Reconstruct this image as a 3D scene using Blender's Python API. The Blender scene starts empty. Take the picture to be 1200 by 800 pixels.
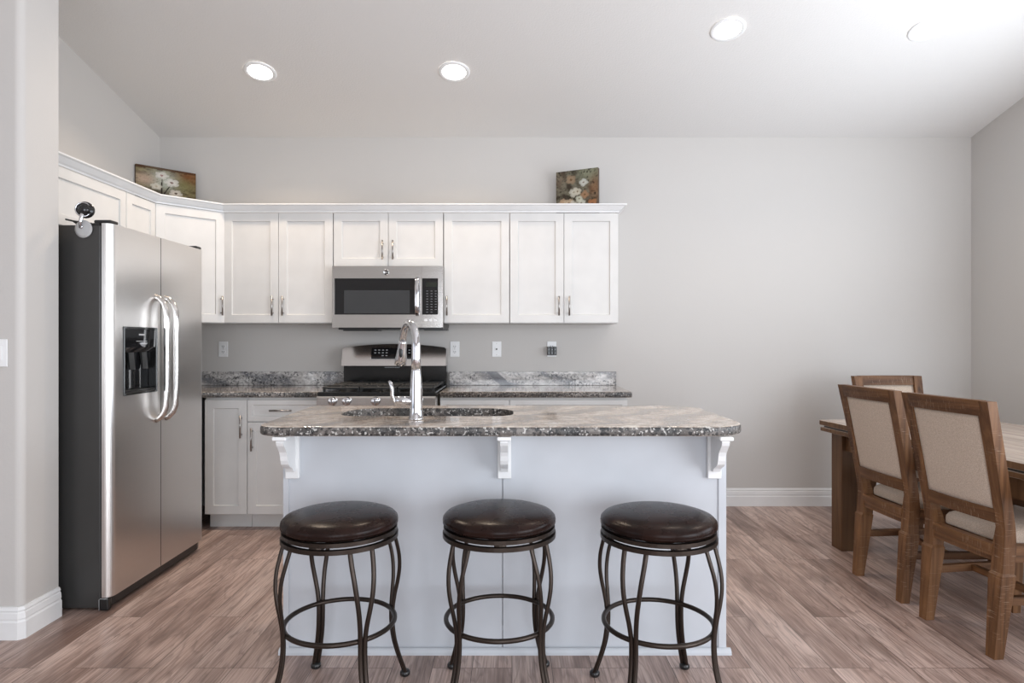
import bpy, bmesh, math, random
from mathutils import Vector, Matrix
random.seed(7)
SC = bpy.context.scene
COL = SC.collection
PI = math.pi

# ------------------------------------------------------------------ camera, world, lights, exposure
cam_d = bpy.data.cameras.new('camera')
cam = bpy.data.objects.new('camera', cam_d); COL.objects.link(cam)
cam.location = (0, 0, 1.244); cam.rotation_euler = (PI/2, 0, 0)
cam_d.lens = 22.5; cam_d.sensor_width = 36; cam_d.clip_start = 0.05
SC.camera = cam

SC.view_settings.view_transform = 'Standard'
SC.view_settings.look = 'None'
SC.view_settings.gamma = 1
SC.view_settings.use_curve_mapping = False
SC.view_settings.exposure = -0.16

world = bpy.data.worlds.new('world'); SC.world = world; world.use_nodes = True
world.node_tree.nodes['Background'].inputs[0].default_value = (0.62, 0.78, 1.0, 1)
world.node_tree.nodes['Background'].inputs[1].default_value = 1.3

def area(name, loc, rot, sx, sy, power, color, spread=PI):
    d = bpy.data.lights.new(name, 'AREA'); d.shape = 'RECTANGLE'; d.size = sx; d.size_y = sy
    d.energy = power; d.color = color; d.spread = spread
    o = bpy.data.objects.new(name, d); COL.objects.link(o); o.location = loc; o.rotation_euler = rot
    return o
# daylight lamps in unseen window openings, placed and tilted to fill the room (rear wall of the living area, glass door in the right wall)
DAY = (0.92, 0.955, 1.0)
UP = math.radians
area('daylight_rear', (0.5, -3.40, 1.20), (PI/2, 0, 0), 3.0, 2.2, 125, (0.91, 0.95, 1.0))
area('daylight_patio', (3.47, 2.45, 1.15), (PI/2+UP(68), 0, PI/2), 1.9, 1.9, 54, (0.86, 0.93, 1.0), UP(150))
area('daylight_patio', (3.46, 2.45, 1.15), (PI/2, 0, PI/2), 1.9, 1.9, 58, (0.86, 0.93, 1.0))
area('daylight_side', (3.47, -0.75, 1.25), (PI/2, 0, PI/2), 3.2, 2.0, 180, DAY)
area('fill_left', (-4.40, -1.3, 1.5), (PI/2+UP(35), 0, -PI/2), 3.6, 2.0, 26, (1.0, 0.90, 0.80))  # warm fill lamp added on the unseen left side
CAN_W = 11.5
CAN_COL = (1.0, 0.81, 0.62)

# ------------------------------------------------------------------ material helpers
class N:
    def __init__(s, name):
        s.m = bpy.data.materials.new(name); s.m.use_nodes = True
        s.t = s.m.node_tree; s.b = s.t.nodes['Principled BSDF']
    def node(s, typ, **kw):
        n = s.t.nodes.new(typ)
        for k, v in kw.items(): setattr(n, k, v)
        return n
    def link(s, a, b): s.t.links.new(a, b)
    def coord(s, scale=(1, 1, 1), rot=(0, 0, 0), loc=(0, 0, 0)):
        c = s.node('ShaderNodeTexCoord'); mp = s.node('ShaderNodeMapping')
        mp.inputs['Scale'].default_value = scale; mp.inputs['Rotation'].default_value = rot; mp.inputs['Location'].default_value = loc
        s.link(c.outputs['Object'], mp.inputs['Vector']); return mp.outputs[0]
    def noise(s, vec, scale, detail=3, rough=0.5, dist=0):
        n = s.node('ShaderNodeTexNoise'); n.inputs['Scale'].default_value = scale
        n.inputs['Detail'].default_value = detail; n.inputs['Roughness'].default_value = rough; n.inputs['Distortion'].default_value = dist
        if vec is not None: s.link(vec, n.inputs['Vector'])
        return n.outputs['Fac']
    def ramp(s, fac, stops, interp='LINEAR'):
        r = s.node('ShaderNodeValToRGB'); e = r.color_ramp.elements; r.color_ramp.interpolation = interp
        while len(e) < len(stops): e.new(0.5)
        for i, (p, c) in enumerate(stops):
            e[i].position = p
            e[i].color = (c, c, c, 1) if isinstance(c, (int, float)) else (*c, 1)
        s.link(fac, r.inputs[0]); return r.outputs[0]
    def mix(s, fac, a, b, mode='MIX'):
        n = s.node('ShaderNodeMix', data_type='RGBA', blend_type=mode)
        for v, i in ((fac, 0), (a, 6), (b, 7)):
            if isinstance(v, (int, float)): n.inputs[i].default_value = v if i == 0 else (v, v, v, 1)
            elif isinstance(v, tuple): n.inputs[i].default_value = (*v, 1)
            else: s.link(v, n.inputs[i])
        return n.outputs[2]
    def math(s, op, a, b=0.0):
        n = s.node('ShaderNodeMath', operation=op)
        for v, i in ((a, 0), (b, 1)):
            if isinstance(v, (int, float)): n.inputs[i].default_value = v
            else: s.link(v, n.inputs[i])
        return n.outputs[0]
    def set(s, **kw):
        for k, v in kw.items():
            i = s.b.inputs[k.replace('_', ' ')]
            if isinstance(v, (int, float)): i.default_value = v
            elif isinstance(v, tuple): i.default_value = (*v, 1) if len(v) == 3 else v
            else: s.link(v, i)
        return s
    def bump(s, h, strength=0.2, dist=0.01):
        n = s.node('ShaderNodeBump'); n.inputs['Strength'].default_value = strength; n.inputs['Distance'].default_value = dist
        s.link(h, n.inputs['Height']); s.link(n.outputs[0], s.b.inputs['Normal']); return s

def plain(name, col, rough=0.5, metal=0.0, **kw):
    n = N(name); v = n.noise(n.coord(), 6, 2)
    c = n.mix(n.ramp(v, [(0.3, 0.0), (0.7, 1.0)]), tuple(x*0.96 for x in col), tuple(min(1, x*1.03) for x in col))
    n.set(Base_Color=c, Roughness=rough, Metallic=metal, **kw); return n.m

def m_wall(name, col, bs=0.10):
    n = N(name); v = n.noise(n.coord(), 1.2, 2)
    n.set(Base_Color=n.mix(v, tuple(x*0.985 for x in col), col), Roughness=0.62)
    n.bump(n.noise(n.coord(), 95, 3), bs, 0.004); return n.m

def m_steel(name, col=(0.60, 0.585, 0.57), rough=0.24, axis='z', wav=0.0, vary=0.09):
    n = N(name)
    sc = {'x': (2, 220, 220), 'y': (220, 2, 220), 'z': (220, 220, 2)}[axis]
    v = n.noise(n.coord(sc), 1.0, 3)
    n.set(Base_Color=n.mix(v, tuple(x*(1-vary) for x in col), tuple(min(1, x*(1+vary)) for x in col)), Metallic=1.0,
          Roughness=n.ramp(v, [(0.2, rough*(1-2*vary)), (0.8, rough*(1+2*vary))]))
    if wav: n.bump(n.noise(n.coord((1.2, 1.2, 7)), 2.2, 2), wav, 0.02)
    return n.m

def m_granite(name, light, tan, grey, dark, rot, rough=0.07, sp=1.0, off=0.0, gs=120, lo=0.12, vein=None):
    n = N(name)
    big = n.coord((1.1, 2.4, 2.4), rot, (off, off, 0))
    w = n.node('ShaderNodeTexWave'); w.inputs['Scale'].default_value = 0.9; w.inputs['Distortion'].default_value = 7.0
    w.inputs['Detail'].default_value = 4; w.inputs['Detail Scale'].default_value = 1.3; w.inputs['Detail Roughness'].default_value = 0.62
    n.link(big, w.inputs['Vector'])
    flow = n.ramp(w.outputs['Fac'], [(0.05, grey), (0.3, tan), (0.55, light), (0.8, tan), (0.97, light)])
    fine = n.noise(n.coord((14, 34, 34), rot), 1.0, 4, 0.6, 0.6)
    flow = n.mix(n.ramp(fine, [(0.42, 0.0), (0.62, 0.75)]), flow, tuple(x*0.62 for x in tan))
    clump = n.noise(n.coord((3, 6, 6), rot), 1.6, 3, 0.6, 0.8)
    grain = n.noise(n.coord(), gs, 3, 0.65)
    gmask = n.math('MULTIPLY', n.ramp(grain, [(0.50, 0.0), (0.56, 1.0)]), n.ramp(clump, [(0.40, lo), (0.60, 1.0*sp)]))
    c = n.mix(gmask, flow, dark)
    wh = n.noise(n.coord(loc=(3, 1, 2)), 95, 2, 0.5)
    c = n.mix(n.ramp(wh, [(0.60, 0.0), (0.66, 0.8)]), c, (0.62, 0.60, 0.57))
    if vein:   # one dark slanting vein crossing the slab
        tc = n.node('ShaderNodeTexCoord'); sp_ = n.node('ShaderNodeSeparateXYZ'); n.link(tc.outputs['Object'], sp_.inputs[0])
        d = n.math('ADD', n.math('ADD', sp_.outputs[0], n.math('MULTIPLY', sp_.outputs[2], vein[0])), vein[1])
        d = n.math('ADD', n.math('ABSOLUTE', d), n.math('MULTIPLY', fine, 0.02))
        c = n.mix(n.ramp(d, [(0.048, 0.82), (0.056, 0.0)]), c, (0.14, 0.14, 0.155))
    n.set(Base_Color=c, Roughness=rough, Specular_IOR_Level=0.6); return n.m

def m_wood(name, a, b, axis='z', rough=0.45, saw=0.0, scale=1.0, spec=0.3):
    n = N(name)
    st = {'x': (1.2, 26, 26), 'y': (26, 1.2, 26), 'z': (26, 26, 1.2)}[axis]
    v = n.noise(n.coord(tuple(x*scale for x in st)), 1.0, 5, 0.62, 0.5)
    big = n.noise(n.coord(tuple(x*scale*0.25 for x in st)), 1.0, 2)
    c = n.mix(n.ramp(v, [(0.32, 0.0), (0.68, 1.0)]), a, b)
    c = n.mix(n.ramp(big, [(0.35, 0.0), (0.7, 0.5)]), c, tuple(x*0.6 for x in a))
    if saw:   # pale cross-grain saw marks of the distressed finish
        cr = {'x': (330, 16, 16), 'y': (16, 330, 16), 'z': (16, 16, 330)}[axis]
        s2 = n.noise(n.coord(cr), 1.0, 3, 0.6)
        pt = n.noise(n.coord((7, 7, 7)), 1.0, 2)
        mk = n.math('MULTIPLY', n.ramp(s2, [(0.60, 0.0), (0.68, 1.0)]), n.ramp(pt, [(0.44, 0.0), (0.62, saw)]))
        c = n.mix(mk, c, (0.38, 0.27, 0.19))
    n.set(Base_Color=c, Roughness=rough, Specular_IOR_Level=spec); n.bump(v, 0.12, 0.003); return n.m

def m_floor():
    n = N('vinyl_plank')
    co = n.node('ShaderNodeTexCoord'); mp = n.node('ShaderNodeMapping')
    mp.inputs['Rotation'].default_value = (0, 0, PI/2)
    n.link(co.outputs['Object'], mp.inputs['Vector'])
    br = n.node('ShaderNodeTexBrick'); n.link(mp.outputs[0], br.inputs['Vector'])
    br.offset = 0.37; br.offset_frequency = 3
    for k, v in (('Color1', (0, 0, 0, 1)), ('Color2', (1, 1, 1, 1)), ('Mortar', (0.5, 0.5, 0.5, 1)), ('Scale', 1.0), ('Mortar Size', 0.0011),
                 ('Mortar Smooth', 0.1), ('Bias', 0.0), ('Brick Width', 1.22), ('Row Height', 0.152)):
        br.inputs[k].default_value = v
    rnd = br.outputs['Color']
    sep = n.node('ShaderNodeSeparateXYZ'); n.link(co.outputs['Object'], sep.inputs[0])
    def vec(sx, sy):
        cmb = n.node('ShaderNodeCombineXYZ')
        n.link(n.math('MULTIPLY', sep.outputs[0], sx), cmb.inputs[0])
        n.link(n.math('MULTIPLY', sep.outputs[1], sy), cmb.inputs[1])
        n.link(n.math('MULTIPLY', rnd, 37.0), cmb.inputs[2]); return cmb.outputs[0]
    body = n.noise(vec(7.0, 0.9), 1.0, 3, 0.55, 0.3)
    rings = n.math('FRACT', n.math('MULTIPLY', body, 13.0))
    fine = n.noise(vec(150, 4.5), 1.0, 4, 0.65)
    blot = n.noise(vec(5, 1.6), 1.0, 3, 0.6)
    c = n.ramp(body, [(0.30, (0.215, 0.140, 0.114)), (0.5, (0.470, 0.345, 0.298)), (0.70, (0.640, 0.505, 0.450))])
    c = n.mix(n.ramp(rings, [(0.0, 0.42), (0.28, 0.0), (0.9, 0.0), (1.0, 0.42)]), c, (0.125, 0.083, 0.069))
    c = n.mix(n.ramp(fine, [(0.36, 0.55), (0.58, 0.0)]), c, (0.15, 0.102, 0.087))
    c = n.mix(n.ramp(fine, [(0.56, 0.0), (0.74, 0.5)]), c, (0.56, 0.46, 0.42))
    c = n.mix(n.ramp(blot, [(0.54, 0.0), (0.68, 0.62)]), c, (0.135, 0.088, 0.072))
    tone = n.mix(rnd, (0.92, 0.90, 0.89), (1.10, 1.08, 1.07))
    c = n.mix(1.0, c, tone, 'MULTIPLY')
    c = n.mix(br.outputs['Fac'], c, (0.05, 0.034, 0.028))
    n.set(Base_Color=c, Roughness=n.ramp(fine, [(0.3, 0.42), (0.7, 0.30)]), Specular_IOR_Level=0.45)
    n.bump(fine, 0.08, 0.002); return n.m

def m_emit(name, col, s):
    n = N(name); v = n.noise(n.coord(), 3, 1)
    n.set(Base_Color=col, Emission_Color=n.mix(v, col, tuple(x*0.97 for x in col)), Emission_Strength=s); return n.m

def m_leather():
    n = N('brown_leather'); v = n.noise(n.coord(), 9, 4, 0.6); p = n.noise(n.coord(), 260, 2)
    c = n.mix(n.ramp(v, [(0.35, 0.0), (0.68, 1.0)]), (0.009, 0.0055, 0.005), (0.022, 0.010, 0.0075))
    n.set(Base_Color=c, Roughness=n.ramp(v, [(0.3, 0.25), (0.7, 0.29)]), Specular_IOR_Level=0.12)
    n.bump(p, 0.12, 0.0015); return n.m

def m_linen():
    n = N('beige_linen'); v = n.noise(n.coord((1, 1, 1)), 330, 3, 0.7); w = n.noise(n.coord((120, 120, 420)), 1, 2)
    c = n.mix(n.ramp(v, [(0.38, 0.0), (0.62, 1.0)]), (0.42, 0.33, 0.26), (0.62, 0.515, 0.425))
    c = n.mix(n.ramp(w, [(0.4, 0.25), (0.6, 0.0)]), c, (0.27, 0.21, 0.165))
    n.set(Base_Color=c, Roughness=0.85, Sheen_Weight=0.2); n.bump(v, 0.2, 0.002); return n.m

WALL = m_wall('wall_paint', (0.575, 0.553, 0.530))
CEIL = m_wall('ceiling_paint', (0.70, 0.685, 0.67), 0.35)
TRIM = plain('white_trim_paint', (0.80, 0.80, 0.80), 0.35)
CAB = plain('white_cabinet_paint', (0.69, 0.68, 0.665), 0.38)
ISLP = plain('island_panel_cool_tint', (0.545, 0.565, 0.600), 0.38)  # cool window light on the panels is tinted into this colour
GAP = plain('cabinet_shadow_gap', (0.22, 0.21, 0.2), 0.6)
NICKEL = m_steel('brushed_nickel', (0.36, 0.34, 0.325), 0.3, 'z')
STEEL_H = m_steel('stainless_brushed', (0.64, 0.62, 0.60), 0.17, 'x')
STEEL_F = m_steel('stainless_fridge', (0.76, 0.74, 0.72), 0.29, 'y', 0.03, 0.02)
CHROME = plain('chrome', (0.62, 0.62, 0.64), 0.07, 1.0)
BLACK_G = plain('black_glass', (0.010, 0.010, 0.011), 0.06)
BLACK_P = plain('black_plastic', (0.014, 0.014, 0.014), 0.28)
BLACK_E = plain('black_enamel', (0.011, 0.011, 0.011), 0.14)
IRON = plain('cast_iron', (0.018, 0.018, 0.018), 0.5)
FR_SIDE = plain('fridge_side_charcoal', (0.040, 0.039, 0.038), 0.36)
BRONZE = plain('bronze_metal', (0.042, 0.031, 0.025), 0.36, 0.75)
LEATHER = m_leather(); LINEN = m_linen()
WOOD_Z = m_wood('distressed_wood_upright', (0.055, 0.021, 0.008), (0.270, 0.130, 0.055), 'z', 0.5, 0.8)
WOOD_Y = m_wood('distressed_wood_rail', (0.055, 0.021, 0.008), (0.270, 0.130, 0.055), 'y', 0.5, 0.8)
WOOD_X = m_wood('distressed_wood_stretcher', (0.055, 0.021, 0.008), (0.270, 0.130, 0.055), 'x', 0.5, 0.3)
TABLEW = m_wood('table_top_wood_sheen', (0.34, 0.265, 0.215), (0.60, 0.50, 0.42), 'y', 0.24, 0.2, 0.8, 0.6)  # pale because light reflected by the top is painted into the colour
TABLEL = m_wood('table_leg_wood', (0.090, 0.043, 0.019), (0.205, 0.108, 0.050), 'z', 0.45)
FLOOR = m_floor()
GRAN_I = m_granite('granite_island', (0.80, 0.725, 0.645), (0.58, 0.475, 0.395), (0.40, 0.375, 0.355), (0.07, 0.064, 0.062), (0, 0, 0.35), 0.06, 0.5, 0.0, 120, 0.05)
GRAN_E = m_granite('granite_edge_shaded', (0.27, 0.245, 0.225), (0.15, 0.13, 0.115), (0.095, 0.093, 0.092), (0.009, 0.009, 0.010), (0, 0, 0.35), 0.42, 1.0, 0.0, 70, 0.8)  # same stone with more speckle, darkened to paint in the edge's dark reflections
GRAN_I2 = m_granite('granite_island_edge_shaded', (0.21, 0.19, 0.175), (0.11, 0.095, 0.085), (0.07, 0.069, 0.068), (0.007, 0.007, 0.008), (0, 0, 0.35), 0.45, 1.0, 0.0, 75, 0.75)  # island stone darker still, edge shade put into the colour
GRAN_C = m_granite('granite_counter', (0.58, 0.52, 0.47), (0.42, 0.36, 0.315), (0.31, 0.29, 0.28), (0.03, 0.029, 0.03), (0, 0.7, 0.2), 0.09, 0.9, 4.0, 75, 0.2)
GRAN_S = m_granite('granite_backsplash', (0.74, 0.71, 0.69), (0.55, 0.52, 0.50), (0.22, 0.22, 0.235), (0.055, 0.055, 0.058), (0.0, 0.75, 0.0), 0.10, 0.9, 2.0, 52, 0.12, (1.07, 0.155-1.016*1.07))
PLATE = plain('white_plastic', (0.83, 0.83, 0.83), 0.3)
SLOT = plain('dark_slot', (0.05, 0.05, 0.05), 0.5)
KEYP = plain('dim_key_print', (0.17, 0.175, 0.185), 0.4)
GREYP = plain('grey_print', (0.42, 0.43, 0.44), 0.4)
LED = m_emit('lamp_lens', (1.0, 0.97, 0.92), 14.0)
LCD = plain('display_window', (0.016, 0.020, 0.014), 0.12)

def m_glass_disc():
    n = N('clear_plastic'); v = n.noise(n.coord(), 30, 2)
    n.set(Base_Color=n.mix(v, (0.75, 0.75, 0.76), (0.9, 0.9, 0.9)), Roughness=0.2, Transmission_Weight=0.55, IOR=1.2); return n.m
CLEAR = m_glass_disc()

def m_paint(name):
    n = N(name); a = n.node('ShaderNodeVertexColor'); a.layer_name = 'Paint'
    v = n.noise(n.coord(), 110, 3)
    n.set(Base_Color=n.mix(n.ramp(v, [(0.5, 0.0), (0.75, 0.35)]), a.outputs[0], (0.10, 0.07, 0.05)), Roughness=0.6, Specular_IOR_Level=0.2)
    return n.m
PAINT = m_paint('canvas_oil_paint')
CANV = plain('canvas_edge', (0.10, 0.065, 0.045), 0.6)

# ------------------------------------------------------------------ mesh helpers
class MB:
    def __init__(s): s.bm = bmesh.new()
    def box(s, x0, x1, y0, y1, z0, z1, bev=0.0, seg=1):
        M = Matrix.Translation(((x0+x1)/2, (y0+y1)/2, (z0+z1)/2)) @ Matrix.Diagonal((abs(x1-x0), abs(y1-y0), abs(z1-z0), 1))
        r = bmesh.ops.create_cube(s.bm, size=1, matrix=M)
        if bev:
            es = list({e for v in r['verts'] for e in v.link_edges})
            bmesh.ops.bevel(s.bm, geom=es, offset=bev, segments=seg, affect='EDGES', profile=0.5)
        return s
    def hexa(s, lo, hi):
        """box between two quads (4 points each, same winding)"""
        v = [s.bm.verts.new(p) for p in lo] + [s.bm.verts.new(p) for p in hi]
        f = s.bm.faces.new
        f(v[0:4][::-1]); f(v[4:8])
        for i in range(4):
            j = (i+1) % 4; f((v[i], v[j], v[4+j], v[4+i]))
        return s
    def sweep(s, rings, closed=False, caps=True, smooth=True):
        R = [[s.bm.verts.new(p) for p in r] for r in rings]; n = len(R[0])
        m = len(R)
        for a in range(m if closed else m-1):
            A, B = R[a], R[(a+1) % m]
            for i in range(n):
                j = (i+1) % n
                f = s.bm.faces.new((A[i], A[j], B[j], B[i])); f.smooth = smooth
        if caps and not closed:
            s.bm.faces.new(R[0][::-1]); s.bm.faces.new(R[-1])
        return s
    def tube(s, pts, r, n=10, closed=False, flat=1.0, up=None):
        pts = [Vector(p) for p in pts]; m = len(pts); rings = []; u = None
        for i, p in enumerate(pts):
            if closed: t = pts[(i+1) % m] - pts[i-1]
            else: t = pts[min(i+1, m-1)] - pts[max(i-1, 0)]
            t.normalize()
            if up is not None: u = Vector(up) - t*t.dot(Vector(up))
            elif u is None:
                a = Vector((0, 0, 1)) if abs(t.z) < 0.9 else Vector((1, 0, 0)); u = a - t*a.dot(t)
            else: u = u - t*u.dot(t)
            u.normalize(); w = t.cross(u)
            rr = r[i] if isinstance(r, (list, tuple)) else r
            rings.append([p + (u*math.cos(2*PI*k/n)*flat + w*math.sin(2*PI*k/n))*rr for k in range(n)])
        return s.sweep(rings, closed)
    def cyl(s, p0, p1, r0, r1=None, n=20):
        return s.tube([p0, p1], [r0, r0 if r1 is None else r1], n)
    def ring(s, R, r, z, n=48, k=10, cx=0, cy=0, flat=1.0):
        return s.tube([(cx+R*math.cos(2*PI*i/n), cy+R*math.sin(2*PI*i/n), z) for i in range(n)], r, k, True, flat, (0, 0, 1))
    def band(s, R0, R1, z0, z1, n=48):
        """square-section ring"""
        return s.sweep([[((r*math.cos(2*PI*i/n)), r*math.sin(2*PI*i/n), z) for (r, z) in ((R0, z0), (R1, z0), (R1, z1), (R0, z1))] for i in range(n)], True, smooth=False)
    def lathe(s, prof, n=40, M=None):
        M = M or Matrix()
        prev = None
        for (r, z) in prof:
            if r < 1e-6: cur = [s.bm.verts.new(M @ Vector((0, 0, z)))]
            else: cur = [s.bm.verts.new(M @ Vector((r*math.cos(2*PI*i/n), r*math.sin(2*PI*i/n), z))) for i in range(n)]
            if prev:
                for i in range(n):
                    j = (i+1) % n
                    a = [prev[i % len(prev)], prev[j % len(prev)], cur[j % len(cur)], cur[i % len(cur)]]
                    q = []
                    for v in a:
                        if v not in q: q.append(v)
                    if len(q) > 2:
                        f = s.bm.faces.new(q); f.smooth = True
            prev = cur
        return s
    def prism(s, poly, a, b, f3, smooth=False):
        """2-D outline swept straight from a to b; f3(u, v, t) gives the 3-D point"""
        A = [s.bm.verts.new(f3(u, v, a)) for u, v in poly]; B = [s.bm.verts.new(f3(u, v, b)) for u, v in poly]
        n = len(poly)
        s.bm.faces.new(A[::-1]); s.bm.faces.new(B)
        for i in range(n):
            j = (i+1) % n
            f = s.bm.faces.new((A[i], A[j], B[j], B[i])); f.smooth = smooth
        return s
    def poly(s, pts):
        s.bm.faces.new([s.bm.verts.new(p) for p in pts]); return s
    def build(s, name, mat, parent=None, loc=None, rot=None):
        bmesh.ops.recalc_face_normals(s.bm, faces=s.bm.faces[:])
        me = bpy.data.meshes.new(name); s.bm.to_mesh(me); s.bm.free()
        me.materials.append(mat)
        o = bpy.data.objects.new(name, me); COL.objects.link(o)
        if parent: o.parent = parent
        if loc: o.location = loc
        if rot: o.rotation_euler = rot
        return o

def tag(o, label, cat, group=None):
    o['label'] = label; o['category'] = cat
    if group: o['group'] = group
    return o
def thing(name, label, cat, loc=(0, 0, 0), rz=0.0, group=None):
    o = bpy.data.objects.new(name, None); COL.objects.link(o)
    o.empty_display_size = 0.1
    o.location = loc; o.rotation_euler = (0, 0, rz)
    return tag(o, label, cat, group)
def struct(o): o['kind'] = 'structure'; return o
def dup(root, loc, rz, label, rot=None):
    def cp(o, par):
        c = o.copy(); COL.objects.link(c)
        if par is not None: c.parent = par
        for ch in list(o.children): cp(ch, c)
        return c
    kids = list(root.children)
    r = root.copy(); COL.objects.link(r); r.location = loc; r.rotation_euler = rot or (0, 0, rz); r['label'] = label
    for ch in kids: cp(ch, r)
    return r

def offset_path(path, d, closed=False):
    """move a polyline d to its right-hand side, mitred"""
    out = []; n = len(path)
    for i in range(n):
        p = Vector(path[i])
        dirs = []
        if i > 0 or closed: dirs.append((p - Vector(path[i-1])).normalized())
        if i < n-1 or closed: dirs.append((Vector(path[(i+1) % n]) - p).normalized())
        ns = [Vector((t.y, -t.x)) for t in dirs]
        if len(ns) == 1: out.append(p + ns[0]*d)
        else:
            b = (ns[0]+ns[1]); b.normalize(); out.append(p + b*d/max(0.3, b.dot(ns[0])))
    return out
def moulding(path, prof):
    """sweep a (offset, z) outline along a floor-plan path"""
    m = MB(); cols = [offset_path(path, d) for d, z in prof]
    m.sweep([[(cols[k][i].x, cols[k][i].y, prof[k][1]) for k in range(len(prof))] for i in range(len(path))], smooth=False)
    return m

# ------------------------------------------------------------------ room shell
YB, XL, XR = 4.85, -2.67, 3.48
YR, XLL = -3.5, -4.5
def ceil_z(y): return 2.79 + 0.235*(YB - y) if y > 0.2 else 2.79 + 0.235*(YB-0.2) - 0.235*(0.2-y)
m = MB(); m.box(XLL-0.1, XR+0.1, YR-0.1, YB+0.1, -0.1, 0)
struct(m.build('floor', FLOOR))
m = MB()
for y0, y1 in ((YR-0.1, 0.2), (0.2, YB+0.1)):
    a, b = ceil_z(y0), ceil_z(y1)
    m.hexa([(XLL-.1, y0, a), (XR+.1, y0, a), (XR+.1, y1, b), (XLL-.1, y1, b)], [(XLL-.1, y0, a+.1), (XR+.1, y0, a+.1), (XR+.1, y1, b+.1), (XLL-.1, y1, b+.1)])
struct(m.build('ceiling', CEIL))
m = MB(); m.box(XL-0.1, XR+0.1, YB, YB+0.1, 0, 2.85)
struct(m.build('wall_back', WALL))
def wall_y(m, x0, x1, y0, y1, z0=None, z1=None):
    """wall running along y, top following the ceiling"""
    cut = [y0] + ([0.2] if y0 < 0.2 < y1 else []) + [y1]
    for a, b in zip(cut[:-1], cut[1:]):
        za = z1 if z1 is not None else ceil_z(a)+.03; zb = z1 if z1 is not None else ceil_z(b)+.03; z = z0 or 0
        m.hexa([(x0, a, z), (x1, a, z), (x1, b, z), (x0, b, z)], [(x0, a, za), (x1, a, za), (x1, b, zb), (x0, b, zb)])
m = MB(); wall_y(m, XL-.1, XL, 2.88, YB)
struct(m.build('wall_left', WALL))
m = MB()   # right wall with the patio door opening y 1.55..3.55
wall_y(m, XR, XR+.1, YR, -2.35); wall_y(m, XR, XR+.1, .85, 1.55); wall_y(m, XR, XR+.1, -2.35, .85, 2.25); m.box(XR, XR+.1, -2.35, .85, 0, .25); wall_y(m, XR, XR+.1, 3.55, YB); wall_y(m, XR, XR+.1, 1.55, 3.55, 2.15)
struct(m.build('wall_right', WALL))
m = MB()   # rear wall, two windows
for x0, x1 in ((XLL, -1.0), (2.0, XR)): m.box(x0, x1, YR-.1, YR, 0, 3.02)
for x0, x1 in ((-1.0, 2.0),): m.box(x0, x1, YR-.1, YR, 0, 0.1); m.box(x0, x1, YR-.1, YR, 2.4, 3.02)
struct(m.build('wall_rear', WALL))
m = MB()   # living-area left wall, one added window
wall_y(m, XLL-.1, XLL, YR, -3.1); wall_y(m, XLL-.1, XLL, 0.5, 2.9); wall_y(m, XLL-.1, XLL, -3.1, 0.5, 2.5); m.box(XLL-.1, XLL, -3.1, 0.5, 0, 0.5)
struct(m.build('wall_living', WALL))
def window_frame(name, f3, w, h):
    m = MB()
    for a in (-w/2, 0, w/2):
        p = f3(a, 0); q = f3(a, h); m.box(min(p[0], q[0])-.03, max(p[0], q[0])+.03, p[1]-.03, p[1]+.03, p[2], q[2])
    for b in (0, h):
        p = f3(-w/2, b); q = f3(w/2, b); m.box(min(p[0], q[0])-.03, max(p[0], q[0])+.03, min(p[1], q[1])-.03, max(p[1], q[1])+.03, p[2]-.03, p[2]+.03)
    struct(m.build(name, TRIM))
window_frame('window_1', lambda a, b: (0.5+a, YR-.05+.02, 0.1+b), 3.0, 2.2)
window_frame('added_window_2', lambda a, b: (XLL-.03, -1.3+a, 0.5+b), 3.6, 2.0)  # unseen window, added around the left fill lamp
window_frame('window_3', lambda a, b: (XR+.03, -.75+a, 0.25+b), 3.2, 2.0)
window_frame('door_1', lambda a, b: (XR+.03, 2.55+a, 0.03+b), 2.0, 2.1)
# wall stub beside the refrigerator, rounded corner towards the kitchen
XS = -2.055
m = MB()
r = 0.03
pl = [(XLL, 2.68), (XS-r, 2.68)] + [(XS-r+r*math.sin(t), 2.68+r-r*math.cos(t)) for t in [PI/16*k for k in range(1, 9)]] + [(XS, 2.90), (XLL, 2.90)]
A = [(u, v, 0) for u, v in pl]; B = [(u, v, ceil_z(v)+.03) for u, v in pl]
m.sweep([A, B], smooth=False)
struct(m.build('wall_divider', WALL))
BASEP = [(0, 0), (0.016, 0), (0.016, 0.072), (0.012, 0.078), (0.012, 0.083), (0.014, 0.086), (0.012, 0.108), (0.009, 0.112), (0.009, 0.116), (0.011, 0.12), (0.006, 0.132), (0, 0.134)]
struct(moulding([(XLL, 2.68), (XS-0.012, 2.68), (XS, 2.692), (XS, 2.90)], BASEP).build('baseboard_divider', TRIM))
struct(moulding([(0.79, YB), (XR, YB)], BASEP).build('baseboard_back', TRIM))
struct(moulding([(XR, YB-.017), (XR, 3.57)], BASEP).build('baseboard_right', TRIM))

# ------------------------------------------------------------------ cabinets
def door_mesh(x0, x1, z0, z1, t=0.02, fr=0.056, rec=0.009):
    m = MB(); L = []
    for ins, y in ((0, -0.0005), (0, -t+.0015), (.0015, -t), (fr, -t), (fr+.004, -t+rec)):
        L.append([(x0+ins, y, z0+ins), (x1-ins, y, z0+ins), (x1-ins, y, z1-ins), (x0+ins, y, z1-ins)])
    m.sweep(L, smooth=False); return m
def pull(parent, x, z, length=0.135, vert=True, t=0.02):
    m = MB(); h = length/2; y = -t-0.03
    e = (0, 0, h) if vert else (h, 0, 0); q = tuple(k*0.72 for k in e)
    m.cyl((x-e[0], y, z-e[2]), (x+e[0], y, z+e[2]), 0.006, n=12)
    for sg in (-1, 1): m.cyl((x+sg*q[0], -t, z+sg*q[2]), (x+sg*q[0], y, z+sg*q[2]), 0.0045, n=10)
    return m.build('handle', NICKEL, parent)
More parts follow.
